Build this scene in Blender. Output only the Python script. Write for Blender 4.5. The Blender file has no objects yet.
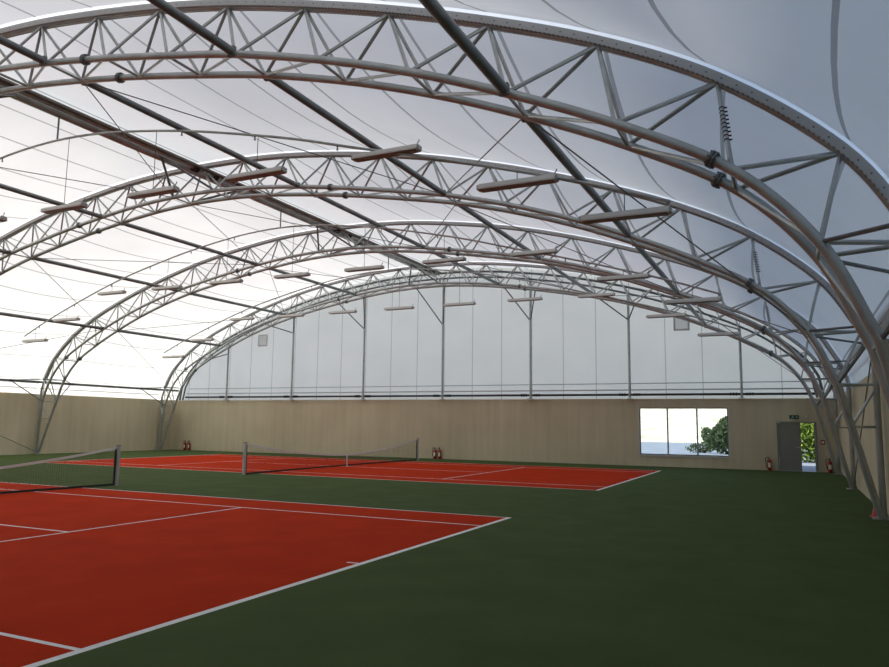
import bpy, bmesh, math, random
import numpy as np
from mathutils import Vector, Matrix

random.seed(7)
scene = bpy.context.scene
COL = scene.collection
PI = math.pi

# ---------------------------------------------------------------- layout (metres)
XC = -12.05                      # centre line of the arches
WR, WL = 6.80, -30.62            # side wall faces
YB, YF = 21.33, -14.60           # end wall faces
HW = 3.11                        # height of the concrete
TY = [-4.5, 3.67, 11.83, 20.0]   # the four arches
SY = [-1.55, 7.75, 15.92]        # lamp-carrying arches
GAP = 7.057                      # between the two courts

# ---------------------------------------------------------------- materials
def new_mat(name):
    m = bpy.data.materials.new(name)
    m.use_nodes = True
    nt = m.node_tree
    nt.nodes.clear()
    out = nt.nodes.new('ShaderNodeOutputMaterial')
    return m, nt, out

def principled(name, color, rough=.5, metal=0., noise=0., nscale=8., spec=.5, bump=0., coat=0.):
    m, nt, out = new_mat(name)
    b = nt.nodes.new('ShaderNodeBsdfPrincipled')
    b.inputs['Base Color'].default_value = (*color, 1)
    b.inputs['Roughness'].default_value = rough
    b.inputs['Metallic'].default_value = metal
    b.inputs['Specular IOR Level'].default_value = spec
    nt.links.new(b.outputs[0], out.inputs[0])
    if noise > 0:
        tc = nt.nodes.new('ShaderNodeTexCoord')
        n = nt.nodes.new('ShaderNodeTexNoise')
        n.inputs['Scale'].default_value = nscale
        n.inputs['Detail'].default_value = 5
        nt.links.new(tc.outputs['Object'], n.inputs['Vector'])
        r = nt.nodes.new('ShaderNodeValToRGB')
        r.color_ramp.elements[0].position = .3
        r.color_ramp.elements[1].position = .7
        r.color_ramp.elements[0].color = (*[c * (1 - noise) for c in color], 1)
        r.color_ramp.elements[1].color = (*[min(1, c * (1 + noise)) for c in color], 1)
        nt.links.new(n.outputs['Fac'], r.inputs[0])
        nt.links.new(r.outputs[0], b.inputs['Base Color'])
        if bump > 0:
            bp = nt.nodes.new('ShaderNodeBump')
            bp.inputs['Strength'].default_value = bump
            bp.inputs['Distance'].default_value = .01
            nt.links.new(n.outputs['Fac'], bp.inputs['Height'])
            nt.links.new(bp.outputs[0], b.inputs['Normal'])
    return m

def concrete_mat():
    m, nt, out = new_mat('board_marked_concrete')
    b = nt.nodes.new('ShaderNodeBsdfPrincipled')
    b.inputs['Roughness'].default_value = .85
    b.inputs['Specular IOR Level'].default_value = .25
    tc = nt.nodes.new('ShaderNodeTexCoord')
    mp = nt.nodes.new('ShaderNodeMapping')
    mp.inputs['Scale'].default_value = (2.2, 2.2, .12)
    n1 = nt.nodes.new('ShaderNodeTexNoise'); n1.inputs['Scale'].default_value = 1.6; n1.inputs['Detail'].default_value = 4
    n2 = nt.nodes.new('ShaderNodeTexNoise'); n2.inputs['Scale'].default_value = .35; n2.inputs['Detail'].default_value = 6
    nt.links.new(tc.outputs['Object'], mp.inputs['Vector'])
    nt.links.new(mp.outputs[0], n1.inputs['Vector'])
    nt.links.new(tc.outputs['Object'], n2.inputs['Vector'])
    mx = nt.nodes.new('ShaderNodeMath'); mx.operation = 'MULTIPLY_ADD'
    mx.inputs[1].default_value = .4
    m2 = nt.nodes.new('ShaderNodeMath'); m2.operation = 'MULTIPLY'; m2.inputs[1].default_value = .6
    nt.links.new(n2.outputs['Fac'], m2.inputs[0])
    nt.links.new(n1.outputs['Fac'], mx.inputs[0])
    nt.links.new(m2.outputs[0], mx.inputs[2])
    r = nt.nodes.new('ShaderNodeValToRGB')
    e = r.color_ramp.elements
    e[0].position = .30; e[0].color = (.455, .40, .272, 1)
    e[1].position = .70; e[1].color = (.625, .56, .40, 1)
    nt.links.new(mx.outputs[0], r.inputs[0])
    nt.links.new(r.outputs[0], b.inputs['Base Color'])
    nt.links.new(b.outputs[0], out.inputs[0])
    return m

def fabric_mat(name, trans, tint, seam_w, seam_k=.45):
    """White coated fabric that lets daylight through; welded seams run along whole numbers of U."""
    m, nt, out = new_mat(name)
    d = nt.nodes.new('ShaderNodeBsdfDiffuse')
    t = nt.nodes.new('ShaderNodeBsdfTranslucent')
    mix = nt.nodes.new('ShaderNodeMixShader')
    mix.inputs[0].default_value = trans
    uv = nt.nodes.new('ShaderNodeUVMap'); uv.uv_map = 'UVMap'
    sp = nt.nodes.new('ShaderNodeSeparateXYZ')
    nt.links.new(uv.outputs[0], sp.inputs[0])
    fr = nt.nodes.new('ShaderNodeMath'); fr.operation = 'FRACT'
    ad = nt.nodes.new('ShaderNodeMath'); ad.operation = 'ADD'; ad.inputs[1].default_value = .5
    nt.links.new(sp.outputs[0], ad.inputs[0]); nt.links.new(ad.outputs[0], fr.inputs[0])
    sb = nt.nodes.new('ShaderNodeMath'); sb.operation = 'SUBTRACT'; sb.inputs[1].default_value = .5
    ab = nt.nodes.new('ShaderNodeMath'); ab.operation = 'ABSOLUTE'
    nt.links.new(fr.outputs[0], sb.inputs[0]); nt.links.new(sb.outputs[0], ab.inputs[0])
    lt = nt.nodes.new('ShaderNodeMath'); lt.operation = 'LESS_THAN'; lt.inputs[1].default_value = seam_w
    nt.links.new(ab.outputs[0], lt.inputs[0])
    # faint soiling of the cloth
    tc = nt.nodes.new('ShaderNodeTexCoord')
    nz = nt.nodes.new('ShaderNodeTexNoise'); nz.inputs['Scale'].default_value = .5; nz.inputs['Detail'].default_value = 4
    nt.links.new(tc.outputs['Object'], nz.inputs['Vector'])
    rp = nt.nodes.new('ShaderNodeValToRGB')
    rp.color_ramp.elements[0].position = .25; rp.color_ramp.elements[0].color = (*[c * .93 for c in tint], 1)
    rp.color_ramp.elements[1].position = .75; rp.color_ramp.elements[1].color = (*tint, 1)
    nt.links.new(nz.outputs['Fac'], rp.inputs[0])
    cm = nt.nodes.new('ShaderNodeMix'); cm.data_type = 'RGBA'
    nt.links.new(lt.outputs[0], cm.inputs['Factor'])
    nt.links.new(rp.outputs[0], cm.inputs[6])
    cm.inputs[7].default_value = (*[c * seam_k for c in tint], 1)
    nt.links.new(cm.outputs[2], d.inputs['Color'])
    nt.links.new(cm.outputs[2], t.inputs['Color'])
    nt.links.new(d.outputs[0], mix.inputs[1]); nt.links.new(t.outputs[0], mix.inputs[2])
    nt.links.new(mix.outputs[0], out.inputs[0])
    return m

def clamp_mat():
    """Pale clamping strip with a row of eyelets and lacing along U."""
    m, nt, out = new_mat('perforated_clamp_strip')
    b = nt.nodes.new('ShaderNodeBsdfPrincipled')
    b.inputs['Roughness'].default_value = .5
    uv = nt.nodes.new('ShaderNodeUVMap'); uv.uv_map = 'UVMap'
    sp = nt.nodes.new('ShaderNodeSeparateXYZ'); nt.links.new(uv.outputs[0], sp.inputs[0])
    def math_(op, a, bv):
        n = nt.nodes.new('ShaderNodeMath'); n.operation = op
        nt.links.new(a, n.inputs[0])
        if isinstance(bv, (int, float)): n.inputs[1].default_value = bv
        elif bv is not None: nt.links.new(bv, n.inputs[1])
        return n.outputs[0]
    fu = math_('SUBTRACT', math_('FRACT', math_('MULTIPLY', sp.outputs[0], 1.0), 0), .5)
    vp = math_('ABSOLUTE', math_('SUBTRACT', sp.outputs[1], 1.5), 0)
    fv = math_('SUBTRACT', vp, 1.0)
    r2 = math_('ADD', math_('MULTIPLY', math_('MULTIPLY', fu, fu), .044), math_('MULTIPLY', math_('MULTIPLY', fv, fv), .018))
    hole = math_('LESS_THAN', r2, .00016)
    lace = math_('MULTIPLY', math_('MULTIPLY', math_('LESS_THAN', math_('FRACT', math_('MULTIPLY', sp.outputs[0], 3.0), 0), .5), math_('LESS_THAN', vp, .58)), .75)
    dk = math_('MAXIMUM', hole, lace)
    cm = nt.nodes.new('ShaderNodeMix'); cm.data_type = 'RGBA'
    nt.links.new(dk, cm.inputs['Factor'])
    cm.inputs[6].default_value = (.44, .44, .435, 1); cm.inputs[7].default_value = (.12, .12, .12, 1)
    nt.links.new(cm.outputs[2], b.inputs['Base Color'])
    nt.links.new(b.outputs[0], out.inputs[0])
    return m

def glass_mat():
    m, nt, out = new_mat('window_glass')
    tr = nt.nodes.new('ShaderNodeBsdfTransparent'); tr.inputs[0].default_value = (.93, .97, .98, 1)
    gl = nt.nodes.new('ShaderNodeBsdfGlossy'); gl.inputs['Roughness'].default_value = .02
    fr = nt.nodes.new('ShaderNodeFresnel'); fr.inputs[0].default_value = 1.35
    mx = nt.nodes.new('ShaderNodeMixShader')
    nt.links.new(fr.outputs[0], mx.inputs[0]); nt.links.new(tr.outputs[0], mx.inputs[1]); nt.links.new(gl.outputs[0], mx.inputs[2])
    nt.links.new(mx.outputs[0], out.inputs[0])
    return m

def leaf_mat(name, c, k=.35):
    m, nt, out = new_mat(name)
    d = nt.nodes.new('ShaderNodeBsdfDiffuse'); t = nt.nodes.new('ShaderNodeBsdfTranslucent')
    oi = nt.nodes.new('ShaderNodeTexCoord'); n = nt.nodes.new('ShaderNodeTexNoise')
    n.inputs['Scale'].default_value = 2.5; n.inputs['Detail'].default_value = 3
    nt.links.new(oi.outputs['Object'], n.inputs['Vector'])
    r = nt.nodes.new('ShaderNodeValToRGB')
    r.color_ramp.elements[0].position = .35; r.color_ramp.elements[0].color = (*[x * .55 for x in c], 1)
    r.color_ramp.elements[1].position = .65; r.color_ramp.elements[1].color = (*[min(1, x * 1.4) for x in c], 1)
    nt.links.new(n.outputs['Fac'], r.inputs[0])
    nt.links.new(r.outputs[0], d.inputs[0]); nt.links.new(r.outputs[0], t.inputs[0])
    mx = nt.nodes.new('ShaderNodeMixShader'); mx.inputs[0].default_value = k
    nt.links.new(d.outputs[0], mx.inputs[1]); nt.links.new(t.outputs[0], mx.inputs[2])
    nt.links.new(mx.outputs[0], out.inputs[0])
    return m

M = {}
M['steel'] = principled('galvanised_steel', (.40, .42, .41), .30, .5, .16, 3.0)
M['steel_dark'] = principled('weathered_steel', (.155, .172, .172), .40, .45, .2, 3.0)
M['cable'] = principled('steel_cable', (.13, .13, .13), .5, .5)
M['black'] = principled('black_rubber', (.015, .015, .016), .6)
M['pipe_black'] = principled('black_pipe', (.03, .034, .034), .45)
M['rail_white'] = principled('pale_rail', (.52, .53, .52), .5, .1)
M['floor_green'] = principled('green_court_surface', (.066, .094, .034), .9, 0, .10, 1.2, .03)
M['floor_red'] = principled('red_court_surface', (.42, .032, .008), .9, 0, .10, 1.2, .02)
M['line_white'] = principled('white_court_line', (.72, .72, .70), .6, 0, .06, 4, .3)
M['concrete'] = concrete_mat()
M['fabric'] = fabric_mat('roof_fabric', .43, (.85, .865, .85), .020, .5)
M['gable_fabric'] = fabric_mat('gable_fabric', .78, (.95, .87, .755), .012, .6)
M['cuff'] = fabric_mat('roof_cuff_fabric', .85, (.90, .90, .89), -1, 1)
M['front_fabric'] = fabric_mat('light_blocking_front_fabric', .04, (.5, .5, .49), .012, .6)  # unseen front gable cloth, made nearly opaque and dark to dim the foreground
M['clamp'] = clamp_mat()
M['lamp_body'] = principled('lamp_housing_paint', (.62, .60, .55), .5)
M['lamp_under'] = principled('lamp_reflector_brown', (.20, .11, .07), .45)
M['lamp_end'] = principled('lamp_end_grey', (.38, .38, .37), .5)
M['tray'] = principled('brown_cable_tray', (.13, .12, .105), .55, .3)
M['net'] = principled('net_cord', (.02, .022, .02), .8)
M['net_band'] = principled('net_headband', (.70, .70, .68), .7)
M['post_grey'] = principled('net_post_paint', (.50, .50, .50), .45, .2)
M['red'] = principled('extinguisher_red', (.30, .018, .014), .5)
M['label'] = principled('pale_label', (.75, .68, .52), .6)
M['cone_red'] = principled('red_plastic', (.40, .02, .018), .5)
M['door'] = principled('grey_door_paint', (.21, .205, .18), .6)
M['frame'] = principled('grey_frame', (.20, .20, .19), .5)
M['frame_pale'] = principled('pale_window_reveal', (.55, .54, .50), .6)
M['frame_alu'] = principled('window_aluminium', (.22, .25, .26), .4, .4)
M['glass'] = glass_mat()
M['sign_green'] = principled('sign_green', (.012, .09, .045), .5)
M['sign_white'] = principled('sign_white', (.40, .45, .42), .5)
M['white_plastic'] = principled('white_plastic', (.72, .72, .70), .5)
M['patch'] = principled('grey_vent_mesh', (.40, .42, .42), .7)
M['road'] = principled('pale_asphalt', (.28, .32, .38), .9, 0, .15, .6, .2)
M['bank'] = principled('dry_grass', (.72, .70, .54), 1, 0, .3, .5, .1)
M['leaf_dark'] = leaf_mat('dark_leaves', (.085, .125, .065))
M['leaf_light'] = leaf_mat('hedge_leaves', (.24, .34, .07))
M['stem'] = principled('bark', (.10, .07, .05), .9)

# ---------------------------------------------------------------- helpers
def link(name, me, parent=None, loc=(0, 0, 0)):
    o = bpy.data.objects.new(name, me)
    COL.objects.link(o)
    o.location = loc
    if parent is not None: o.parent = parent
    return o

def finish(bm, name, mats, parent=None, smooth=True, loc=(0, 0, 0)):
    me = bpy.data.meshes.new(name)
    bmesh.ops.recalc_face_normals(bm, faces=bm.faces[:])
    bm.to_mesh(me); bm.free()
    if not isinstance(mats, (list, tuple)): mats = [mats]
    for m in mats: me.materials.append(M[m] if isinstance(m, str) else m)
    if smooth:
        me.polygons.foreach_set('use_smooth', [True] * len(me.polygons))
        try: me.set_sharp_from_angle(angle=math.radians(40))
        except Exception: pass
    return link(name, me, parent, loc)

def empty(name, loc):
    o = bpy.data.objects.new(name, None)
    COL.objects.link(o); o.location = loc; o.empty_display_size = .3
    return o

def tag(o, label, cat, group=None):
    o['label'] = label; o['category'] = cat
    if group: o['group'] = group
    return o

def struct(o):
    o['kind'] = 'structure'; return o

def add_tube(bm, pts, r, seg=8, cap=True, up=None):
    pts = [Vector(p) for p in pts]
    n = len(pts)
    rings = []
    prev = None
    for i, p in enumerate(pts):
        t = (pts[min(i + 1, n - 1)] - pts[max(i - 1, 0)]).normalized()
        if prev is None:
            a = Vector((0, 1, 0)) if up is None else Vector(up)
            if abs(t.dot(a)) > .95: a = Vector((1, 0, 0))
            prev = (a - t * a.dot(t)).normalized()
        else:
            prev = (prev - t * prev.dot(t)).normalized()
        b = t.cross(prev)
        rr = r[i] if isinstance(r, (list, tuple)) else r
        rings.append([bm.verts.new(p + (prev * math.cos(2 * PI * k / seg) + b * math.sin(2 * PI * k / seg)) * rr) for k in range(seg)])
    for i in range(n - 1):
        for k in range(seg):
            bm.faces.new((rings[i][k], rings[i][(k + 1) % seg], rings[i + 1][(k + 1) % seg], rings[i + 1][k]))
    if cap:
        bm.faces.new(rings[0][::-1]); bm.faces.new(rings[-1])

def add_box(bm, lo, hi, mi=0, rot=None, origin=(0, 0, 0)):
    vs = []
    for x in (lo[0], hi[0]):
        for y in (lo[1], hi[1]):
            for z in (lo[2], hi[2]):
                v = Vector((x, y, z))
                if rot is not None: v = Vector(origin) + rot @ v
                vs.append(bm.verts.new(v))
    for f in ((0, 1, 3, 2), (4, 6, 7, 5), (0, 4, 5, 1), (2, 3, 7, 6), (0, 2, 6, 4), (1, 5, 7, 3)):
        bm.faces.new([vs[i] for i in f]).material_index = mi

def add_lathe(bm, prof, seg=16, at=(0, 0, 0)):
    rings = []
    for r, z in prof:
        rings.append([bm.verts.new((at[0] + r * math.cos(2 * PI * k / seg), at[1] + r * math.sin(2 * PI * k / seg), at[2] + z)) for k in range(seg)])
    for i in range(len(prof) - 1):
        for k in range(seg):
            bm.faces.new((rings[i][k], rings[i][(k + 1) % seg], rings[i + 1][(k + 1) % seg], rings[i + 1][k]))
    bm.faces.new(rings[0][::-1]); bm.faces.new(rings[-1])

def tube(name, pts, r, mat, parent=None, seg=8, loc=(0, 0, 0)):
    bm = bmesh.new(); add_tube(bm, pts, r, seg)
    return finish(bm, name, mat, parent, True, loc)

def box(name, lo, hi, mat, parent=None, bevel=0., loc=(0, 0, 0)):
    bm = bmesh.new(); add_box(bm, lo, hi)
    if bevel > 0:
        bmesh.ops.bevel(bm, geom=bm.edges[:], offset=bevel, segments=2, affect='EDGES')
    return finish(bm, name, mat, parent, bevel > 0, loc)

def dup(root, loc):
    """A copy of a thing with its parts and their sub-parts (mesh data shared)."""
    r = root.copy(); COL.objects.link(r); r.location = loc
    for ch in list(root.children):
        c = ch.copy(); COL.objects.link(c); c.parent = r
        for g in list(ch.children):
            d = g.copy(); COL.objects.link(d); d.parent = c
    return r

# ---------------------------------------------------------------- arch profiles (x from the centre line, z)
TOP = [(0, 9.98), (1.68, 9.95), (3.37, 9.84), (5.06, 9.63), (6.74, 9.36), (8.40, 9.02), (10.08, 8.58), (11.70, 8.09),
       (13.38, 7.50), (14.97, 6.84), (16.47, 6.01), (17.78, 4.93), (18.50, 3.80)]
BOT = [(.84, 9.03), (2.50, 8.93), (4.19, 8.73), (5.84, 8.48), (7.43, 8.19), (8.97, 7.88), (10.66, 7.43), (12.29, 6.89),
       (13.80, 6.28), (15.27, 5.59), (16.62, 4.80), (17.50, 3.84), (18.02, 2.72)]
FOOT = 18.72
def sx(x): return x if x >= 0 else x * .983          # the hall is a little narrower on that side
def mirror(P, centre):
    right = P[1:] if centre else P
    return [(-x, z) for x, z in right[::-1]] + list(P)
def catmull(P, u):
    i = min(max(int(math.floor(u)), 0), len(P) - 2); t = u - i
    p0 = P[i - 1] if i > 0 else (2 * P[0][0] - P[1][0], 2 * P[0][1] - P[1][1])
    p1, p2 = P[i], P[i + 1]
    p3 = P[i + 2] if i + 2 < len(P) else (2 * P[-1][0] - P[-2][0], 2 * P[-1][1] - P[-2][1])
    return tuple(.5 * (2 * p1[j] + (p2[j] - p0[j]) * t + (2 * p0[j] - 5 * p1[j] + 4 * p2[j] - p3[j]) * t * t + (3 * p1[j] - p0[j] - 3 * p2[j] + p3[j]) * t ** 3) for j in (0, 1))
TOP = [(x, z + .07 * (1 if x < 17 else .5)) for x, z in TOP]
TOPF = mirror(TOP, True); BOTF = mirror(BOT, False)
def top(k):                                           # k = -12..12, whole numbers are the nodes
    x, z = catmull(TOPF, k + 12); return sx(x), z
def bot(h):                                           # h = -12.5..12.5, halves are the nodes
    x, z = catmull(BOTF, h + 12.5); return sx(x), z
def top_normal(k):
    a, b = top(max(k - .05, -12)), top(min(k + .05, 12))
    t = Vector((b[0] - a[0], 0, b[1] - a[1])).normalized()
    return Vector((-t.z, 0, t.x))

# ---------------------------------------------------------------- floor with both courts
def floor():
    L, D, S = 23.77, 10.97, 1.372
    lw, bw = .055, .09
    courts = []
    for y0 in (-D, GAP):                              # each court from y0 to y0 + D, x from -L to 0
        y1 = y0 + D; n = -L / 2
        rects = [(-L, y0, .05, y1, 1)]
        W = lambda xa, ya, xb, yb: rects.append((xa, ya, xb, yb, 2))
        W(-L, y0, .05, y0 + lw); W(-L, y1 - lw, .05, y1)
        W(-L, y0 + S - lw / 2, 0, y0 + S + lw / 2); W(-L, y1 - S - lw / 2, 0, y1 - S + lw / 2)
        W(-bw + .05, y0, .05, y1); W(-L, y0, -L + bw, y1)
        for sgn in (-1, 1):
            xs = n + sgn * 6.40
            W(xs - lw / 2, y0 + S, xs + lw / 2, y1 - S)
        W(n - 6.40, y0 + D / 2 - lw / 2, n + 6.40, y0 + D / 2 + lw / 2)
        W(-bw - .12, y0 + D / 2 - lw / 2, 0, y0 + D / 2 + lw / 2)
        W(-L, y0 + D / 2 - lw / 2, -L + bw + .12, y0 + D / 2 + lw / 2)
        courts += rects
    xs = sorted({round(v, 5) for r in courts for v in (r[0], r[2])} | {WL - .2, WR + .2})
    ys = sorted({round(v, 5) for r in courts for v in (r[1], r[3])} | {YF - .2, YB + .25})
    bm = bmesh.new()
    V = {}
    def vert(i, j):
        if (i, j) not in V: V[i, j] = bm.verts.new((xs[i], ys[j], 0))
        return V[i, j]
    for i in range(len(xs) - 1):
        for j in range(len(ys) - 1):
            cx, cy = (xs[i] + xs[i + 1]) / 2, (ys[j] + ys[j + 1]) / 2
            mi = 0
            for r in courts:
                if r[0] < cx < r[2] and r[1] < cy < r[3]: mi = max(mi, r[4])
            bm.faces.new((vert(i, j), vert(i + 1, j), vert(i + 1, j + 1), vert(i, j + 1))).material_index = mi
    o = finish(bm, 'floor', ['floor_green', 'floor_red', 'line_white'], None, False)
    for p in o.data.polygons:
        pass
    struct(o)
floor()

# ---------------------------------------------------------------- concrete walls
WIN = (-1.44, .53, 2.46, 2.70)          # x0, z0, x1, z1
DOOR = (4.42, 0., 5.97, 2.11)
def wall_with_holes(name, x0, x1, y0, y1, h, holes):
    xs = sorted({x0, x1} | {v for q in holes for v in (q[0], q[2])})
    zs = sorted({0., h} | {v for q in holes for v in (q[1], q[3])})
    bm = bmesh.new()
    def solid(i, j):
        if not (0 <= i < len(xs) - 1 and 0 <= j < len(zs) - 1): return False
        cx, cz = (xs[i] + xs[i + 1]) / 2, (zs[j] + zs[j + 1]) / 2
        return not any(q[0] < cx < q[2] and q[1] < cz < q[3] for q in holes)
    V = {}
    def v(i, k, j):
        if (i, k, j) not in V: V[i, k, j] = bm.verts.new((xs[i], (y0, y1)[k], zs[j]))
        return V[i, k, j]
    for i in range(len(xs) - 1):
        for j in range(len(zs) - 1):
            if not solid(i, j): continue
            bm.faces.new((v(i, 0, j), v(i + 1, 0, j), v(i + 1, 0, j + 1), v(i, 0, j + 1)))
            bm.faces.new((v(i, 1, j), v(i, 1, j + 1), v(i + 1, 1, j + 1), v(i + 1, 1, j)))
            if not solid(i - 1, j): bm.faces.new((v(i, 0, j), v(i, 0, j + 1), v(i, 1, j + 1), v(i, 1, j)))
            if not solid(i + 1, j): bm.faces.new((v(i + 1, 0, j), v(i + 1, 1, j), v(i + 1, 1, j + 1), v(i + 1, 0, j + 1)))
            if not solid(i, j - 1): bm.faces.new((v(i, 0, j), v(i, 1, j), v(i + 1, 1, j), v(i + 1, 0, j)))
            if not solid(i, j + 1): bm.faces.new((v(i, 0, j + 1), v(i + 1, 0, j + 1), v(i + 1, 1, j + 1), v(i, 1, j + 1)))
    return struct(finish(bm, name, 'concrete', None, False))
wall_with_holes('wall_back', WL - .2, WR + .2, YB, YB + .22, HW, [WIN, DOOR])
struct(box('wall_right', (WR, YF, 0), (WR + .2, YB, HW), 'concrete'))
struct(box('wall_left', (WL - .2, YF, 0), (WL, YB, HW), 'concrete'))
struct(box('wall_front', (WL - .2, YF - .2, 0), (WR + .2, YF, HW), 'concrete'))

# ---------------------------------------------------------------- fabric roof and gables
def fabric_section(k, dip):
    """Point of the roof cloth over node position k (-13..13); dip pulls it inward between arches."""
    s = 1 if k >= 0 else -1
    a = abs(k)
    edge = (WR + .02 - XC) if s > 0 else (XC - WL + .02)
    if a <= 12:
        p = top(k); n = top_normal(k)
        x, z = p[0] + n.x * .11, p[1] + n.z * .11
        w = max(0, min(1, (a - .8) / 4.)); w = w * w * (3 - 2 * w)
        if a > 10: w *= max(.12, 1 - (a - 10) / 2.3)
        return x - n.x * dip * w, z - n.z * dip * w
    p = top(12 * s); n = top_normal(12 * s)
    t = a - 12
    x0, z0 = p[0] + n.x * .11, p[1] + n.z * .11
    return x0 + (s * edge - x0) * t, z0 + (HW + .005 - z0) * t

def roof():
    bm = bmesh.new(); uvl = bm.loops.layers.uv.new('UVMap')
    ys = []
    stations = [-12.67] + TY
    cw = .17
    ys.append((YF - .1, 0)); ys.append((stations[0] - cw, 0)); ys.append((stations[0] + cw, 0))
    for (a, b), dp in zip(zip(stations[:-1], stations[1:]), (.75, .42, .36, .36)):
        for q in range(1, 13):
            t = q / 12
            ys.append((a + cw + (b - a - 2 * cw) * t, dp * 4 * t * (1 - t)))
        ys.append((b + cw, 0))
    ys.append((YB + .12, 0))
    ks = [-13 + i * .25 for i in range(26 * 4 + 1)]
    grid = []
    for y, dip in ys:
        grid.append([bm.verts.new((XC + p[0], y, p[1])) for p in (fabric_section(k, dip) for k in ks)])
    for j in range(len(ys) - 1):
        for i in range(len(ks) - 1):
            f = bm.faces.new((grid[j][i], grid[j][i + 1], grid[j + 1][i + 1], grid[j + 1][i]))
            if any(abs((ys[j][0] + ys[j + 1][0]) / 2 - q) < .01 for q in stations): f.material_index = 1
            for lp, (ii, jj) in zip(f.loops, ((i, j), (i + 1, j), (i + 1, j + 1), (i, j + 1))):
                lp[uvl].uv = (ks[ii], ys[jj][0])
    struct(finish(bm, 'ceiling', ['fabric', 'cuff']))
roof()

def gable(name, y, seam_x0, pitch, mat='gable_fabric'):
    bm = bmesh.new(); uvl = bm.loops.layers.uv.new('UVMap')
    ks = [-13 + i * .25 for i in range(26 * 4 + 1)]
    up = [fabric_section(k, 0) for k in ks]
    lo = [bm.verts.new((XC + p[0], y, HW + .003)) for p in up]
    hi = [bm.verts.new((XC + p[0], y, max(p[1] - .02, HW + .004))) for p in up]
    for i in range(len(ks) - 1):
        f = bm.faces.new((lo[i], lo[i + 1], hi[i + 1], hi[i]))
        for lp in f.loops: lp[uvl].uv = ((lp.vert.co.x - seam_x0) / pitch, lp.vert.co.z)
    return struct(finish(bm, name, mat))
POSTX = [XC + .43 + 4.9 * i for i in range(-3, 4)]
gable('wall_back_gable', YB + .03, POSTX[0], 4.9 / 3)
gable('wall_front_gable', YF - .05, POSTX[0], 4.9 / 3, 'front_fabric')

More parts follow.
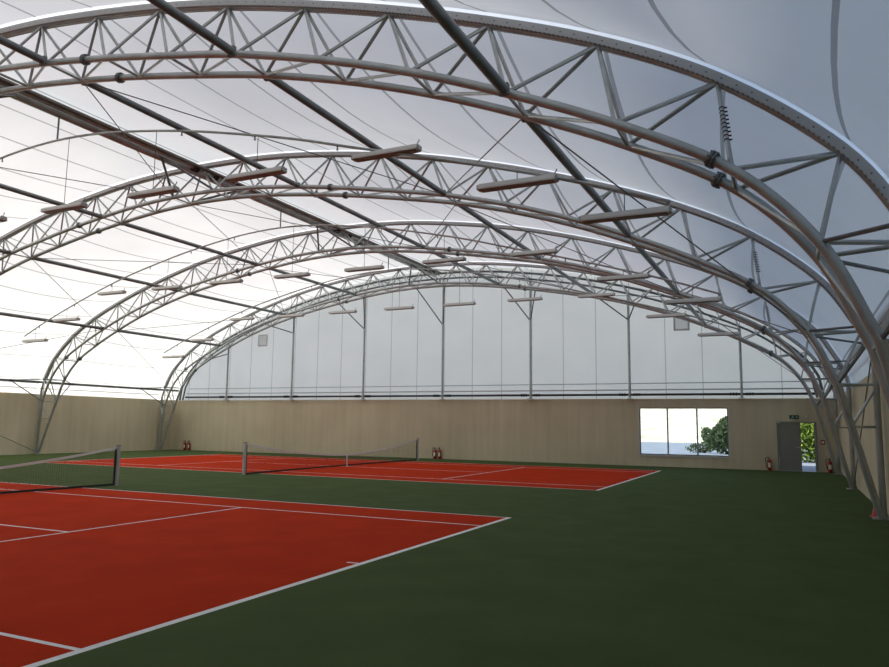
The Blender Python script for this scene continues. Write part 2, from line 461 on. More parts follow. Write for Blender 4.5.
# ---------------------------------------------------------------- lattice arches
HB = .40                                              # half distance of the two lower chords
def make_truss(name):
    root = empty(name, (XC, TY[0], 0))
    T = lambda k: Vector((top(k)[0], 0, top(k)[1]))
    B = lambda h, s: Vector((bot(h)[0], s * HB, bot(h)[1]))
    tube('top_chord', [T(-12 + i * .125) for i in range(193)], .055, 'steel', root, 10)
    for s in (-1, 1):
        pts = [B(-12.5 + i * .125, s) for i in range(201)]
        fl, fr = Vector((sx(-FOOT) + .05, s * .07, .05)), Vector((FOOT - .05, s * .07, .05))
        tube('bottom_chord', [fl, fl.lerp(pts[0], .5)] + pts + [pts[-1].lerp(fr, .5), fr], .064, 'steel', root, 10)
    for e in (-1, 1):
        fx = sx(FOOT * e)
        tube('column', [(fx, 0, .03), (fx, 0, 3.3), (T(12 * e).x, 0, T(12 * e).z + .02)], .068, 'steel', root, 10)
        bm = bmesh.new(); add_box(bm, (fx - .2, -.16, .0), (fx + .16, .16, .03))
        add_tube(bm, [(fx, 0, .03), (fx, 0, .11)], .085, 10)
        finish(bm, 'base_plate', 'steel', root)
    for k in range(-12, 13):
        for dh in (-.5, .5):
            for s in (-1, 1):
                if abs(k + dh) > 12.5: continue
                tube('web_bar', [T(k), B(k + dh, s)], .030, 'steel', root, 6)
    for i in range(26):
        h = -12.5 + i
        tube('chord_spacer', [B(h, -1), B(h, 1)], .026, 'steel', root, 6)
        if i < 25: tube('chord_diagonal', [B(h, 1), B(h + 1, -1)], .026, 'steel', root, 6)
    for e in (-1, 1):                                 # bracing inside each splayed foot
        fx = sx(FOOT * e); kn = B(12.5 * e, 1)
        f0 = Vector((sx((FOOT - .05) * e), .07, .05))
        for z0, z1 in ((2.72, 2.72), (1.85, 1.85), (1.85, 2.65)):
            t = (z0 - .05) / (kn.z - .05)
            for s in (-1, 1):
                p = f0.lerp(kn, t); p.y *= s
                tube('foot_strut', [p, (fx, 0, z1)], .026, 'steel', root, 6)
    for x0 in (5.3, 16.4):                            # bolted splices of the lower chords
        for e in (-1, 1):
            hh = min((abs(bot(q / 40)[0] - sx(x0 * e)), q / 40) for q in range(-500, 501))[1]
            for s in (-1, 1):
                a, b = B(hh - .02, s), B(hh + .02, s); d = (b - a).normalized(); c = (a + b) / 2
                bm = bmesh.new()
                add_tube(bm, [c - d * .035, c - d * .006], .105, 14); add_tube(bm, [c + d * .006, c + d * .035], .105, 14)
                u = Vector((0, 1, 0)); w = d.cross(u)
                for q in range(6):
                    o = (u * math.cos(q * PI / 3) + w * math.sin(q * PI / 3)) * .085
                    add_tube(bm, [c + o - d * .06, c + o + d * .06], .014, 6)
                finish(bm, 'splice_flange', 'steel_dark', root)
    for e in (-1, 1):                                 # black ties round one bar of the haunch
        a, b = T(10 * e), B(10.5 * e, -1); d = (b - a).normalized()
        bm = bmesh.new()
        for q in range(9):
            p = a + d * (.42 + .062 * q)
            add_tube(bm, [p - d * .007, p + d * .007], .034, 8)
            add_box(bm, (p.x + .03, p.y - .008, p.z - .008), (p.x + .062, p.y + .008, p.z + .008))
        finish(bm, 'black_tie_rope', 'black', root)
    # clamping strip that holds the cloth on top of the chord
    bm = bmesh.new(); uvl = bm.loops.layers.uv.new('UVMap')
    sec = [(-.115, .085), (-.10, -.025), (.10, -.025), (.115, .085)]
    rows = []; ss = []; s_ = 0; last = None
    for i in range(193):
        k = -12 + i * .125; p = T(k); n = top_normal(k)
        if last is not None: s_ += (p - last).length
        last = p; ss.append(s_)
        rows.append([bm.verts.new(p + n * h + Vector((0, y, 0))) for y, h in sec])
    for i in range(192):
        for q in range(4):
            f = bm.faces.new((rows[i][q], rows[i + 1][q], rows[i + 1][(q + 1) % 4], rows[i][(q + 1) % 4]))
            for lp in f.loops:
                for ii in (i, i + 1):
                    if lp.vert in rows[ii]: u = ss[ii] / .21
                v = {0: 0, 1: 1, 2: 2, 3: 3}[[r for r in (rows[i], rows[i + 1]) if lp.vert in r][0].index(lp.vert)]
                lp[uvl].uv = (u, v)
    bm.faces.new(rows[0]); bm.faces.new(rows[-1][::-1])
    finish(bm, 'membrane_clamp', 'clamp', root)
    return root
ORD = ['foremost', 'second', 'third', 'rearmost']
truss0 = make_truss('lattice_arch')
TL = ['foremost and largest-looking steel lattice arch, highest overhead, its feet out of sight',
      'second steel lattice arch from the front, its foot beside the red cone',
      'third steel lattice arch from the front, spanning over the far net',
      'rearmost steel lattice arch, just before the back wall and gable']
for i, y in enumerate(TY):
    t = truss0 if i == 0 else dup(truss0, (XC, y, 0))
    tag(t, TL[i], 'roof arch', 'steel lattice roof arches')

# ---------------------------------------------------------------- purlins, ridge, eaves
YP0 = -13.9                                           # tubes run on over the camera to the end wall
def chord_at(xr):
    return min((abs(bot(q / 40)[0] - sx(xr)), q / 40) for q in range(-500, 501))[1]
for side, word in ((1, 'door side'), (-1, 'side opposite the door')):
    for n, h in enumerate((8.5, 5.5, 2.5)):
        x, z = bot(h * side)
        root = empty('roof_purlin', (XC + x, 0, z))
        for a, b in zip([YP0] + TY[:-1], TY):
            ga = .43 if a in TY else .0
            bm = bmesh.new()
            add_tube(bm, [(0, a + ga, .02), (0, b - .43, .02)], .075, 12)
            finish(bm, 'tube', 'steel_dark', root)
        for y in TY:
            for s in (-1, 1):
                bm = bmesh.new()
                add_box(bm, (-.07, y + s * .47 - .035, -.06), (.07, y + s * .47 + .035, .10))
                finish(bm, 'end_bracket', 'steel_dark', root, False)
        tag(root, ['grey tube purlin along the hall, lowest of three on the ' + word,
                   'grey tube purlin along the hall, middle of three on the ' + word,
                   'grey tube purlin along the hall, highest of three on the ' + word][n], 'purlin', 'tube purlins between the arches')

rb = empty('ridge_beam', (XC, 0, 9.86))
bm = bmesh.new(); add_tube(bm, [(-.14, YP0, 0), (-.14, YB - .1, 0)], .12, 12); finish(bm, 'beam_tube', 'steel', rb)
bm = bmesh.new(); add_tube(bm, [(.10, YP0, .03), (.10, YB - .1, .03)], .06, 10); finish(bm, 'beam_tube', 'steel', rb)
bm = bmesh.new()
add_box(bm, (.20, YP0, .0), (.36, YB - .1, .015)); add_box(bm, (.20, YP0, .015), (.21, YB - .1, .06)); add_box(bm, (.35, YP0, .015), (.36, YB - .1, .06))
finish(bm, 'cable_tray', 'tray', rb, False)
for y in TY:
    for dx in (-.14, .10):
        bm = bmesh.new()
        for q in (-.5, -.38, .38, .5):
            add_tube(bm, [(dx, y + q - .03, .01), (dx, y + q + .03, .01)], .125, 12)
        finish(bm, 'sleeve_clamp', 'black', rb)
for y in TY:
    zb = bot(.5)[1]
    for s in (-1, 1):
        if y + s * 2 > YB or y < -4: pass
        for e in (-1, 1):
            if y + s * 1.9 > YB: continue
            tube('knee_brace', [(0, y + s * 1.75, -.05), (bot(.5)[0] * e, y + s * HB, zb - 9.80)], .038, 'steel_dark', rb, 8)
tag(rb, 'twin tube ridge beam with brown cable tray at the crown of the roof', 'ridge beam')

for side, word in ((1, 'side wall beside the door'), (-1, 'side wall opposite the door')):
    fx = sx(FOOT * side)
    root = empty('eave_beam', (XC + fx, 0, 3.75))
    for a, b in zip([YP0] + TY, TY + [YB - .05]):
        bm = bmesh.new(); add_tube(bm, [(0, a, 0), (0, b, 0)], .08, 10); finish(bm, 'tube', 'steel_dark', root)
    bm = bmesh.new()
    add_tube(bm, [(side * .12, YP0, -.32), (side * .12, YB - .05, -.32)], .028, 8)
    finish(bm, 'lacing_rail', 'rail_white', root)
    kx = bot(12.5 * side); hx = bot(11.5 * side)
    for y in TY:
        for s in (-1, 1):
            if y + s * 1.8 > YB: continue
            tube('knee_brace', [(0, y + s * 1.75, 0), (kx[0] - fx, y + s * HB, kx[1] - 3.75)], .028, 'steel_dark', root, 6)
            tube('knee_brace', [(0, y + s * 1.75, 0), (hx[0] - fx, y + s * HB, hx[1] - 3.75)], .026, 'steel_dark', root, 6)
            bm = bmesh.new(); add_tube(bm, [(0, y + s * 1.68, 0), (0, y + s * 1.82, 0)], .09, 10)
            finish(bm, 'collar', 'steel_dark', root)
    tag(root, 'steel eave beam with knee braces above the concrete ' + word, 'eave beam')

# bracing cables between the arches
BX = {0: -.5, 1: 2.5, 2: 5.5, 3: 8.5, 4: 11.5}
def node(n, y, s):
    h = BX[abs(n)] * (1 if n > 0 else -1) if n else -.5
    x, z = bot(h); return Vector((XC + x, y + s * HB, z))
BAYW = ['foremost', 'middle', 'rear']
count = {}
for b in range(3):
    src = (-3, -1, 1, 3) if b % 2 == 0 else (-4, -2, 0, 2, 4)
    segs = []
    for n in src:
        for d in (-1, 1):
            if -4 <= n + d <= 4: segs.append((n, n + d))
    segs.sort(key=lambda q: -(q[0] + q[1]))
    for i, (n, m) in enumerate(segs):
        a, c = node(n, TY[b], 1), node(m, TY[b + 1], -1)
        o = tube('bracing_cable', [Vector((0, 0, 0)), c - a], .013, 'cable', None, 5, a)
        nth = ['first', 'second', 'third', 'fourth', 'fifth', 'sixth', 'seventh', 'eighth'][i]
        tag(o, 'thin steel roof cable, %s from the door side, in the %s bay of arches' % (nth, BAYW[b]), 'cable', 'bracing cables under the roof')
for side, word in ((1, 'wall beside the door'), (-1, 'wall opposite the door')):
    x = XC + sx(FOOT * side)
    for b in range(1):
        a, c = Vector((x, TY[b + 2 if b else 2] if b == 0 else TY[3], .12)), Vector((x, TY[1] if b == 0 else TY[2], 3.6))
        o = tube('wall_brace', [Vector((0, 0, 0)), c - a], .016, 'steel_dark', None, 6, a)
        tag(o, ('slanting rod from the third arch foot along the ' if b == 0 else 'slanting rod from the rearmost arch foot along the ') + word, 'brace rod')

# ---------------------------------------------------------------- thin arches with the lamps
SEC = [(0, 9.06), (2.5, 8.90), (5.5, 8.38), (9.5, 7.29), (12.5, 6.55), (15.5, 5.55)]
SEC = [(0, 9.06), (1.55, 8.99), (3.1, 8.80), (4.65, 8.54), (6.2, 8.21), (7.75, 7.84), (9.3, 7.40), (10.85, 6.98), (12.4, 6.53), (13.95, 6.05), (15.45, 5.52)]
SECF = [(x if x > -9 else -9 + (x + 9) * .80, z) for x, z in mirror(SEC, True)]
def sec_z(x):
    xs = [p[0] for p in SECF]; zs = [p[1] for p in SECF]
    return float(np.interp(x, xs, zs))
def sec_curve():
    return [catmull(SECF, i * .25) for i in range((len(SECF) - 1) * 4 + 1)]
ROW = ['foremost', 'middle', 'rear']
LAMPX = [-13.42, -11.45, -8.75, -5.6, -2.5, .63, 3.74, 6.85, 9.97, 12.76, 14.7]
LAMPZ = [5.30, 6.15, 7.16, 7.16, 7.18, 7.19, 7.20, 7.22, 7.20, 6.20, 5.38]

def make_arch():
    root = empty('lamp_arch', (XC, SY[0], 0))
    tube('arch_tube', [(x, 0, z) for x, z in sec_curve()], .030, 'steel', root, 8)
    zr = 9.80
    tube('hanger', [(0, 0, sec_z(0)), (0, 0, zr - .08)], .024, 'steel_dark', root, 8)
    for x in [-13.2 + 2.2 * i for i in range(14)]:
        if abs(x) < .1: continue
        z = sec_z(x)
        bm = bmesh.new(); add_box(bm, (x - .012, -.012, z - .10), (x + .012, .012, z - .02))
        add_box(bm, (x - .022, -.02, z - .112), (x + .022, .02, z - .10))
        finish(bm, 'hook', 'steel_dark', root, False)
    return root
arch0 = make_arch()
for i, y in enumerate(SY):
    a = arch0 if i == 0 else dup(arch0, (XC, y, 0))
    tag(a, 'thin curved tube carrying the %s row of hanging lamps' % ROW[i], 'lamp arch', 'thin lamp-carrying arches')

def make_lamp(name, wire):
    root = empty(name, (0, 0, 0))
    L = .74
    bm = bmesh.new()                                   # folded trough housing
    sec = [(-.11, -.06), (-.11, -.03), (-.06, .055), (.06, .055), (.11, -.03), (.11, -.06)]
    rows = [[bm.verts.new((x, y, z)) for y, z in sec] for x in (-L, L)]
    for q in range(6): bm.faces.new((rows[0][q], rows[1][q], rows[1][(q + 1) % 6], rows[0][(q + 1) % 6]))
    bm.faces.new(rows[0]); bm.faces.new(rows[1][::-1])
    finish(bm, 'housing', 'lamp_body', root, False)
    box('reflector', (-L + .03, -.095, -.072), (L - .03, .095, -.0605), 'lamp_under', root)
    box('end_cap', (L, -.085, -.06), (L + .035, .085, .035), 'lamp_end', root, .008)
    box('end_cap', (-L - .035, -.085, -.06), (-L, .085, .035), 'lamp_end', root, .008)
    tube('suspension_wire', [(0, 0, .04), (0, 0, wire)], .0085, 'cable', root, 5)
    bm = bmesh.new()
    add_tube(bm, [(L - .05, 0, .04), (L - .02, 0, .10), (L + .015, 0, .13), (L, 0, .16)], .010, 6)
    finish(bm, 'power_lead', 'cable', root)
    return root
protos = {}
NTH = ['first', 'second', 'third', 'fourth', 'fifth', 'sixth', 'seventh', 'eighth', 'ninth', 'tenth', 'eleventh']
for r, y in enumerate(SY):
    for i, (x, z) in enumerate(zip(LAMPX, LAMPZ)):
        if r == 0 and i < 4: continue
        wire = round(sec_z(x) - z, 2)
        if wire not in protos:
            o = protos[wire] = make_lamp('hanging_lamp', wire)
            o.location = (XC + x - (.16 if r == 0 and i < 8 else 0), y, z)
        else:
            o = dup(protos[wire], (XC + x - (.16 if r == 0 and i < 8 else 0), y, z))
        tag(o, 'pale trough lamp, %s from the door-side wall in the %s hanging row' % (NTH[10 - i], ROW[r]), 'lamp', 'hanging trough lamps')

# ---------------------------------------------------------------- back gable frame
def gz(x):                                            # height of the roof cloth there
    return float(np.interp(x - XC, [top(k / 4)[0] for k in range(-48, 49)], [top(k / 4)[1] for k in range(-48, 49)]))
ga = empty('gable_arch', (XC, YB - .2, 0))
for dy, off, r in ((0., -.16, .06), (.0, -.46, .05)):
    e0, e1 = [(top(12 * q)[0] + top_normal(12 * q).x * off, dy, HW + .01) for q in (-1, 1)]
    tube('arch_tube', [e0] + [(top(k / 8)[0] - top_normal(k / 8).x * -off, dy, top(k / 8)[1] + top_normal(k / 8).z * off) for k in range(-94, 95)] + [e1], r, 'steel_dark', ga, 8)
for k in range(-23, 24):
    kk = k / 2
    n = top_normal(kk); p = top(kk)
    n2 = top_normal(kk + .25); p2 = top(kk + .25)
    tube('web_bar', [(p[0] - n.x * .16, 0, p[1] - n.z * .16), (p2[0] - n2.x * .46, 0, p2[1] - n2.z * .46)], .022, 'steel', ga, 6)
tag(ga, 'slim double tube arch edging the white gable above back wall', 'gable arch')

PN = ['first', 'second', 'third', 'fourth', 'fifth', 'sixth', 'seventh']
for i, x in enumerate(POSTX):
    zt = gz(x) - .52
    root = empty('gable_post', (x, YB - .17, HW))
    tube('column', [(0, 0, .02), (0, 0, zt - HW)], .062, 'steel', root, 10)
    bm = bmesh.new(); add_box(bm, (-.13, -.12, 0), (.13, .12, .025)); add_box(bm, (-.015, -.11, .025), (.015, .11, .2))
    finish(bm, 'foot_plate', 'rail_white', root, False)
    for s in (-1, 1):
        bm = bmesh.new()
        for q in (.22, .34, .46): add_tube(bm, [(s * (q - .025), -.03, .19), (s * (q + .025), -.03, .19)], .075, 10)
        finish(bm, 'pipe_clamp', 'black', root)
    xr = x - XC
    hs = [h + .5 for h in range(-13, 13)]
    lft = max((h for h in hs if bot(h)[0] < xr - .3), default=None); rgt = min((h for h in hs if bot(h)[0] > xr + .15), default=None)
    zj = min(gz(x) - 2.35, 7.05) if abs(xr) < 9 else gz(x) - (1.75 if abs(xr) < 13 else 1.15)
    for h in (lft, rgt):
        bx, bz = bot(h)
        tube('brace', [(0, 0, zj - HW), (bx - xr, TY[3] + HB - (YB - .17), bz - HW)], .032, 'steel_dark', root, 8)
    tag(root, 'grey steel gable post on back wall, %s from the door-side corner' % PN[6 - i], 'post', 'gable posts on the back wall')

pr = empty('black_pipe', (0, YB - .14, HW + .19))
o = tube('rail_pipe', [(XC + sx(-17.9), 0, 0), (XC + 18.2, 0, 0)], .055, 'pipe_black', pr, 10)
tag(pr, 'long black pipe running along the top of the back wall', 'pipe')
for k, (z, r, mname, lab) in enumerate([(HW + .42, .032, 'rail_white', 'pale slim rail just above the black pipe on back wall'),
                                       (HW + .72, .02, 'steel', 'thin grey cloth rail at the foot of the white gable')]):
    o = tube('gable_rail', [(XC + sx(-17.9 + k * .2), 0, 0), (XC + 18.1 - k * .2, 0, 0)], r, mname, None, 8, (0, YB - .07, z))
    tag(o, lab, 'rail')

for x, z, lab in ((-23.83, 6.72, 'square grey vent patch high on gable, far from the window'), (.58, 6.62, 'square grey vent patch on gable high above the window')):
    root = empty('vent_patch', (x, YB - .0, z))
    bm = bmesh.new()
    for lo, hi in (((-.36, -.012, -.36), (.36, .012, -.28)), ((-.36, -.012, .28), (.36, .012, .36)), ((-.36, -.012, -.28), (-.28, .012, .28)), ((.28, -.012, -.28), (.36, .012, .28))):
        add_box(bm, lo, hi)
    finish(bm, 'hem_frame', 'rail_white', root, False)
    box('mesh_panel', (-.28, -.004, -.28), (.28, .004, .28), 'cuff', root)
    tag(root, lab, 'vent')

# ---------------------------------------------------------------- window and door
w = empty('window_1', ((WIN[0] + WIN[2]) / 2, YB, WIN[1])); struct(w)
ww, wh = WIN[2] - WIN[0], WIN[3] - WIN[1]
bm = bmesh.new(); t = .045
for lo, hi in (((-ww / 2, .06, 0), (ww / 2, .13, t)), ((-ww / 2, .06, wh - t), (ww / 2, .13, wh)), ((-ww / 2, .06, t), (-ww / 2 + t, .13, wh - t)), ((ww / 2 - t, .06, t), (ww / 2, .13, wh - t))):
    add_box(bm, lo, hi)
finish(bm, 'window_frame', 'frame_alu', w, False)
xm = [-ww / 2, -.17 - .51, 1.13 - .51, ww / 2]
for x in xm[1:3]: box('mullion', (x - .032, .06, t), (x + .032, .13, wh - t), 'frame_alu', w)
for a, b in zip(xm[:-1], xm[1:]): box('pane', (a + .03, .092, t), (b - .03, .098, wh - t), 'glass', w)
box('window_sill', (-ww / 2 - .06, -.05, -.07), (ww / 2 + .06, .06, 0.), 'frame_pale', w)
box('reveal_trim', (ww / 2 - .001, -.012, 0), (ww / 2 + .055, .0, wh + .03), 'frame_pale', w)
box('reveal_trim', (-ww / 2 - .055, -.012, 0), (-ww / 2 + .001, .0, wh + .03), 'frame_pale', w)

d = empty('door_1', (DOOR[0], YB, 0)); struct(d)
dw, dh = DOOR[2] - DOOR[0], DOOR[3]
bm = bmesh.new()
add_box(bm, (0, -.03, 0), (.05, .12, dh)); add_box(bm, (dw - .05, -.03, 0), (dw, .12, dh)); add_box(bm, (.05, -.03, dh - .05), (dw - .05, .12, dh))
finish(bm, 'door_frame', 'frame', d, False)
def leaf(name, wl, parent):
    bm = bmesh.new()
    add_box(bm, (0, 0, .012), (wl, .045, dh - .055))
    add_box(bm, (.09, -.006, .15), (wl - .09, 0, .95)); add_box(bm, (.09, -.006, 1.05), (wl - .09, 0, dh - .17))
    return finish(bm, name, 'door', parent, False)
l1 = leaf('door_leaf', .88, d); l1.location = (.055, .02, 0)
bm = bmesh.new(); add_box(bm, (.78, -.05, .98), (.86, -.0065, 1.04)); add_tube(bm, [(.80, -.05, 1.01), (.66, -.05, 1.01)], .012, 8)
finish(bm, 'door_handle', 'steel', l1)
l2 = leaf('door_leaf', .56, d); l2.location = (dw - .055, .13, 0); l2.rotation_euler = (0, 0, math.radians(84))
box('threshold', (.05, -.05, 0.002), (dw - .05, .22, .012), 'rail_white', d)

# sign, lamp and call point round the door
sg = empty('exit_sign', (5.13, YB - .001, 2.30))
box('sign_box', (-.19, -.05, -.075), (.19, 0, .085), 'sign_green', sg, .006)
bm = bmesh.new()
add_lathe(bm, [(.016, -.002), (.016, .002)], 10, (0, 0, 0))
for v in bm.verts: v.co = Vector((-.045 + v.co.x, -.054 + v.co.z, .052 + v.co.y))
def stroke(p, q, wd=.011):
    p, q = Vector(p), Vector(q); dd = (q - p).normalized(); n = Vector((-dd.y, dd.x)) * wd
    vs = [bm.verts.new((c.x, -.052, c.y)) for c in (p + n, p - n, q - n, q + n)]
    vs2 = [bm.verts.new((v.co.x, -.056, v.co.z)) for v in vs]
    bm.faces.new(vs2); bm.faces.new(vs[::-1])
    for i in range(4): bm.faces.new((vs[i], vs[(i + 1) % 4], vs2[(i + 1) % 4], vs2[i]))
stroke((-.05, .03), (-.065, -.012), .014); stroke((-.065, -.012), (-.03, -.03)); stroke((-.03, -.03), (-.035, -.058))
stroke((-.065, -.012), (-.09, -.04)); stroke((-.09, -.04), (-.125, -.04)); stroke((-.05, .026), (-.015, .01)); stroke((-.05, .026), (-.09, .02))
finish(bm, 'running_figure', 'sign_white', sg, False)
bm = bmesh.new()
stroke((.03, .0), (.14, .0), .014); stroke((.14, .0), (.10, .038), .012); stroke((.14, .0), (.10, -.038), .012)
finish(bm, 'arrow', 'sign_white', sg, False)
tag(sg, 'small green exit sign with running figure above the door', 'sign')
el = empty('emergency_lamp', (5.60, YB - .001, 2.32))
box('lamp_base', (-.07, -.03, -.05), (.07, 0, .05), 'lamp_end', el, .006)
bm = bmesh.new(); add_lathe(bm, [(.045, 0), (.043, .03), (.025, .045)], 12)
for v in bm.verts: v.co = Vector((v.co.x, -.03 - v.co.z, v.co.y))
finish(bm, 'lens', 'white_plastic', el)
tag(el, 'tiny white emergency lamp beside the green exit sign', 'lamp')
cp = empty('fire_call_point', (6.18, YB - .001, 1.25))
box('call_box', (-.08, -.055, -.10), (.08, 0, .10), 'red', cp, .008)
box('push_plate', (-.045, -.062, -.045), (.045, -.0555, .045), 'white_plastic', cp)
tag(cp, 'small red fire call point on back wall beside the open doorway', 'fire alarm')

# ---------------------------------------------------------------- fire extinguishers
def make_extinguisher():
    root = empty('fire_extinguisher', (0, 0, 0))
    bm = bmesh.new(); add_lathe(bm, [(.075, 0), (.085, .012), (.085, .40), (.075, .445), (.045, .475), (.03, .49)], 18)
    finish(bm, 'cylinder', 'red', root)
    bm = bmesh.new(); add_lathe(bm, [(.028, .49), (.028, .54), (.018, .55)], 12)
    add_box(bm, (-.015, -.13, .545), (.015, .02, .56)); add_box(bm, (-.013, -.12, .585), (.013, .02, .60)); add_box(bm, (-.013, .0, .55), (.013, .02, .60))
    finish(bm, 'valve_handle', 'black', root)
    bm = bmesh.new(); add_tube(bm, [(-.02, 0, .53), (-.10, 0, .57), (-.15, -.01, .50), (-.14, -.02, .36), (-.11, -.03, .22), (-.105, -.03, .14)], [.014, .014, .014, .014, .018, .024], 8)
    finish(bm, 'hose', 'black', root)
    bm = bmesh.new()
    a0, a1 = math.radians(-130), math.radians(-50)
    v = [[bm.verts.new((.0865 * math.cos(a0 + (a1 - a0) * i / 6), .0865 * math.sin(a0 + (a1 - a0) * i / 6), z)) for i in range(7)] for z in (.14, .33)]
    for i in range(6): bm.faces.new((v[0][i], v[0][i + 1], v[1][i + 1], v[1][i]))
    finish(bm, 'paper_label', 'label', root)
    return root
ext0 = make_extinguisher()
EX = [(4.08, YB - .14, 'red fire extinguisher standing between the window and the closed door leaf', 0),
      (6.40, YB - .14, 'red fire extinguisher standing in the corner by the open doorway', 0),
      (-12.02, YB - .14, 'red extinguisher at back wall behind far net, one nearer the hall corner of its pair', 0),
      (-11.74, YB - .14, 'red extinguisher at back wall behind far net, one nearer the window of its pair', 0),
      (-29.50, YB - .14, 'red extinguisher in the corner opposite the door, one closer to that corner', 0),
      (-29.16, YB - .14, 'red extinguisher near the corner opposite the door, one farther from that corner', 0)]
for i, (x, y, lab, _) in enumerate(EX):
    o = ext0 if i == 0 else dup(ext0, (x, y, 0))
    o.location = (x, y, 0)
    tag(o, lab, 'fire extinguisher', 'fire extinguishers along the back wall')

# red marker cone at the foot of the second arch
cn = empty('marker_cone', (6.58, 4.02, 0))
bm = bmesh.new(); add_lathe(bm, [(.105, .02), (.098, .03), (.028, .31), (.022, .315)], 20); finish(bm, 'cone_body', 'cone_red', cn)
bm = bmesh.new(); add_box(bm, (-.125, -.125, 0), (.125, .125, .02)); finish(bm, 'cone_base', 'cone_red', cn, False)
tag(cn, 'small red marker cone on green floor against the second arch foot', 'cone')

# ---------------------------------------------------------------- tennis nets
def make_net(name):
    root = empty(name, (0, 0, 0))                      # origin on the floor at the net's middle
    HL = 10.97 / 2 + .914
    def ztop(y): return .50 + .555 * (abs(y) / HL) ** 1.75
    def zbot(y): return .03 + .02 * (1 - (y / HL) ** 2)
    for s in (-1, 1):
        p = empty_part = None
        bm = bmesh.new(); add_box(bm, (-.045, s * HL - .045, 0), (.045, s * HL + .045, 1.08))
        bmesh.ops.bevel(bm, geom=[e for e in bm.edges if abs(e.verts[0].co.z - e.verts[1].co.z) > .5], offset=.012, segments=2, affect='EDGES')
        po = finish(bm, 'post', 'post_grey', root)
        box('post_cap', (-.055, s * HL - .055, 1.08), (.055, s * HL + .055, 1.105), 'frame', po, .006)
        bm = bmesh.new(); add_tube(bm, [(-.05, s * HL, .72), (-.09, s * HL, .72), (-.09, s * HL, .60)], .012, 6); finish(bm, 'winder', 'frame', po)
    n = 120; ys = [-HL + .07 + (2 * HL - .14) * i / n for i in range(n + 1)]
    bm = bmesh.new()
    nv = 200
    for i in range(nv + 1):
        y = -HL + .08 + (2 * HL - .16) * i / nv
        add_tube(bm, [(0, y, zbot(y)), (0, y, ztop(y) - .03)], .0022, 3, False)
    rows = 16
    for q in range(1, rows):
        f = q / rows
        add_tube(bm, [(0, y, zbot(y) + (ztop(y) - zbot(y)) * f) for y in ys[::3]], .0022, 3, False)
    finish(bm, 'netting', 'net', root)
    def ribbon(nm, pts_lo, pts_hi, th, mat):
        bm = bmesh.new(); rows = []
        for a, b in zip(pts_lo, pts_hi):
            rows.append([bm.verts.new((x, a[0], z)) for x, z in ((-th, a[1]), (th, a[1]), (th, b[1]), (-th, b[1]))])
        for i in range(len(rows) - 1):
            for q in range(4): bm.faces.new((rows[i][q], rows[i][(q + 1) % 4], rows[i + 1][(q + 1) % 4], rows[i + 1][q]))
        bm.faces.new(rows[0][::-1]); bm.faces.new(rows[-1])
        return finish(bm, nm, mat, root)
    ribbon('headband', [(y, ztop(y) - .045) for y in ys], [(y, ztop(y) + .015) for y in ys], .008, 'net_band')
    ribbon('hem_band', [(y, zbot(y) - .02) for y in ys], [(y, zbot(y) + .035) for y in ys], .008, 'net')
    for s in (-1, 1):
        box('side_band', (-.008, s * (HL - .085) - .03, .02), (.008, s * (HL - .085) + .03, 1.04), 'black', root)
    bm = bmesh.new(); add_box(bm, (-.012, -.028, .03), (.012, .028, ztop(0) + .02)); add_box(bm, (-.03, -.05, 0), (.03, .05, .03))
    finish(bm, 'centre_strap', 'net_band', root, False)
    return root
n1 = make_net('tennis_net'); n1.location = (-11.885, -10.97 / 2, 0)
tag(n1, 'slack tennis net on the big front court, only one of its posts showing', 'tennis net', 'tennis nets')
n2 = dup(n1, (-11.885, GAP + 10.97 / 2, 0))
tag(n2, 'slack tennis net with white strap on the court by the back wall', 'tennis net', 'tennis nets')

# ---------------------------------------------------------------- outdoors, seen through window and doorway
def ground():
    bm = bmesh.new()
    xs = [-160, -60, -34, -20, -8, 0, 8, 16, 30, 60, 160]
    ysz = [(-120, -.03), (YB + .2, -.03), (40, -.03), (80, -.02)]
    rows = [[bm.verts.new((x, y, z)) for x in xs] for y, z in ysz]
    for j in range(len(ysz) - 1):
        for i in range(len(xs) - 1): bm.faces.new((rows[j][i], rows[j][i + 1], rows[j + 1][i + 1], rows[j + 1][i]))
    struct(finish(bm, 'ground', 'road', None, False))
    bm = bmesh.new()
    prof = [(79.5, -.04), (82, .35), (90, 2.6), (104, 6), (125, 8.5), (180, 10)]
    xs = [-160 + 10 * i for i in range(33)]
    rnd = random.Random(3)
    rows = [[bm.verts.new((x, y + rnd.uniform(-.8, .8), z + rnd.uniform(-.12, .12) * (z > 0))) for x in xs] for y, z in prof]
    for j in range(len(prof) - 1):
        for i in range(len(xs) - 1): bm.faces.new((rows[j][i], rows[j][i + 1], rows[j + 1][i + 1], rows[j + 1][i]))
    struct(finish(bm, 'hill', 'bank'))
ground()

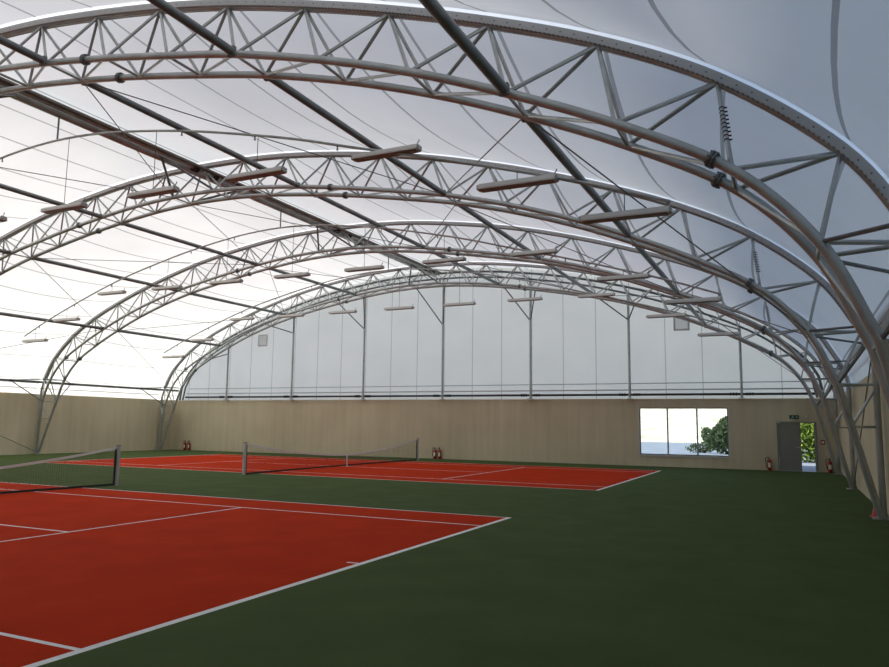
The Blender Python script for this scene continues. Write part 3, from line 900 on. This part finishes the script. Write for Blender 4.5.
def plant(name, loc, r, n, mat, size, lab, cat, seed):
    rnd = random.Random(seed)
    root = empty(name, loc)
    bm = bmesh.new()
    for _ in range(n):
        while True:
            p = Vector((rnd.uniform(-1, 1), rnd.uniform(-1, 1), rnd.uniform(-1, 1)))
            if .35 < p.length < 1: break
        p *= 1 + .25 * math.sin(5 * p.x + 2 * p.z) * .6
        c = Vector((p.x * r[0], p.y * r[1], max(.05, (p.z + 1) / 2 * r[2] * (1 + .12 * math.sin(9 * p.x)))))
        a = Vector((rnd.gauss(0, 1), rnd.gauss(0, 1), rnd.gauss(0, 1))).normalized()
        b = a.orthogonal().normalized(); b.rotate(Matrix.Rotation(rnd.uniform(0, 6.28), 3, a)); q = a.cross(b)
        s = size * rnd.uniform(.6, 1.3)
        vs = [bm.verts.new(c + b * s), bm.verts.new(c + q * s * .45 + a * s * .15), bm.verts.new(c - b * s), bm.verts.new(c - q * s * .45 + a * s * .15)]
        bm.faces.new(vs)
    finish(bm, 'foliage', mat, root, False)
    bm = bmesh.new()
    for i in range(7):
        x, y = rnd.uniform(-.6, .6) * r[0], rnd.uniform(-.6, .6) * r[1]
        add_tube(bm, [(x * .4, y * .4, -.03), (x * .8, y * .8, r[2] * .35), (x, y, r[2] * .75)], [.05, .035, .015], 6)
    finish(bm, 'stems', 'stem', root)
    tag(root, lab, cat)
plant('bush', (1.9, 42.0, -.03), (2.5, 1.9, 2.75), 6500, 'leaf_dark', .17, 'dense dark green bush outside, seen through the last window pane', 'bush', 1)
plant('shrub', (-1.15, 43.5, -.03), (1.0, .7, .75), 500, 'leaf_dark', .10, 'low green clump outside, just beside the dense dark bush', 'bush', 2)
plant('hedge', (7.2, 31.6, -.03), (3.6, .9, 3.1), 9000, 'leaf_light', .15, 'bright leafy hedge outside, seen through the open doorway', 'hedge', 5)

# ---------------------------------------------------------------- daylight
sun = bpy.data.lights.new('sun', 'SUN'); sun.energy = 5.5; sun.angle = math.radians(.6); sun.color = (1, .95, .87)
so = bpy.data.objects.new('sun', sun); COL.objects.link(so)
elev = math.radians(30.5)
sdir = Vector((-math.cos(elev) * .93, -math.cos(elev) * .36, math.sin(elev)))     # towards the sun
so.rotation_euler = sdir.to_track_quat('Z', 'Y').to_euler()
so.location = (-80, -30, 60)
wd = bpy.data.worlds.new('sky'); scene.world = wd; wd.use_nodes = True
nt = wd.node_tree; nt.nodes.clear()
out = nt.nodes.new('ShaderNodeOutputWorld'); bg = nt.nodes.new('ShaderNodeBackground')
sk = nt.nodes.new('ShaderNodeTexSky'); sk.sky_type = 'NISHITA'; sk.sun_disc = False
sk.sun_elevation = elev; sk.sun_rotation = math.atan2(sdir.x, sdir.y); sk.air_density = 1.0; sk.dust_density = 2.0; sk.ozone_density = 1.0
bg.inputs['Strength'].default_value = .19
hs = nt.nodes.new('ShaderNodeHueSaturation'); hs.inputs['Saturation'].default_value = .95
nt.links.new(sk.outputs[0], hs.inputs['Color']); nt.links.new(hs.outputs[0], bg.inputs[0]); nt.links.new(bg.outputs[0], out.inputs[0])

# ---------------------------------------------------------------- camera
f, yaw, pitch, roll = 731.30, .4443, .1240, .0128
fw = Vector((-math.sin(yaw) * math.cos(pitch), math.cos(yaw) * math.cos(pitch), math.sin(pitch)))
r_ = fw.cross(Vector((0, 0, 1))).normalized(); u_ = r_.cross(fw)
r2 = r_ * math.cos(roll) + u_ * math.sin(roll); u2 = -r_ * math.sin(roll) + u_ * math.cos(roll)
cam = bpy.data.cameras.new('camera'); cam.sensor_width = 36; cam.sensor_fit = 'HORIZONTAL'; cam.lens = f * 36 / 889
cam.clip_start = .05; cam.clip_end = 600
co = bpy.data.objects.new('camera', cam); COL.objects.link(co)
mw = Matrix((r2, u2, -fw)).transposed().to_4x4(); mw.translation = Vector((5.1081, -13.7979, 1.787))
co.matrix_world = mw
scene.camera = co

scene.view_settings.view_transform = 'Standard'
scene.view_settings.look = 'None'
scene.view_settings.gamma = 1.0
scene.view_settings.use_curve_mapping = False
scene.view_settings.exposure = .42
scene.cycles.max_bounces = 10
scene.cycles.diffuse_bounces = 7
scene.cycles.transmission_bounces = 8
scene.cycles.sample_clamp_indirect = 8
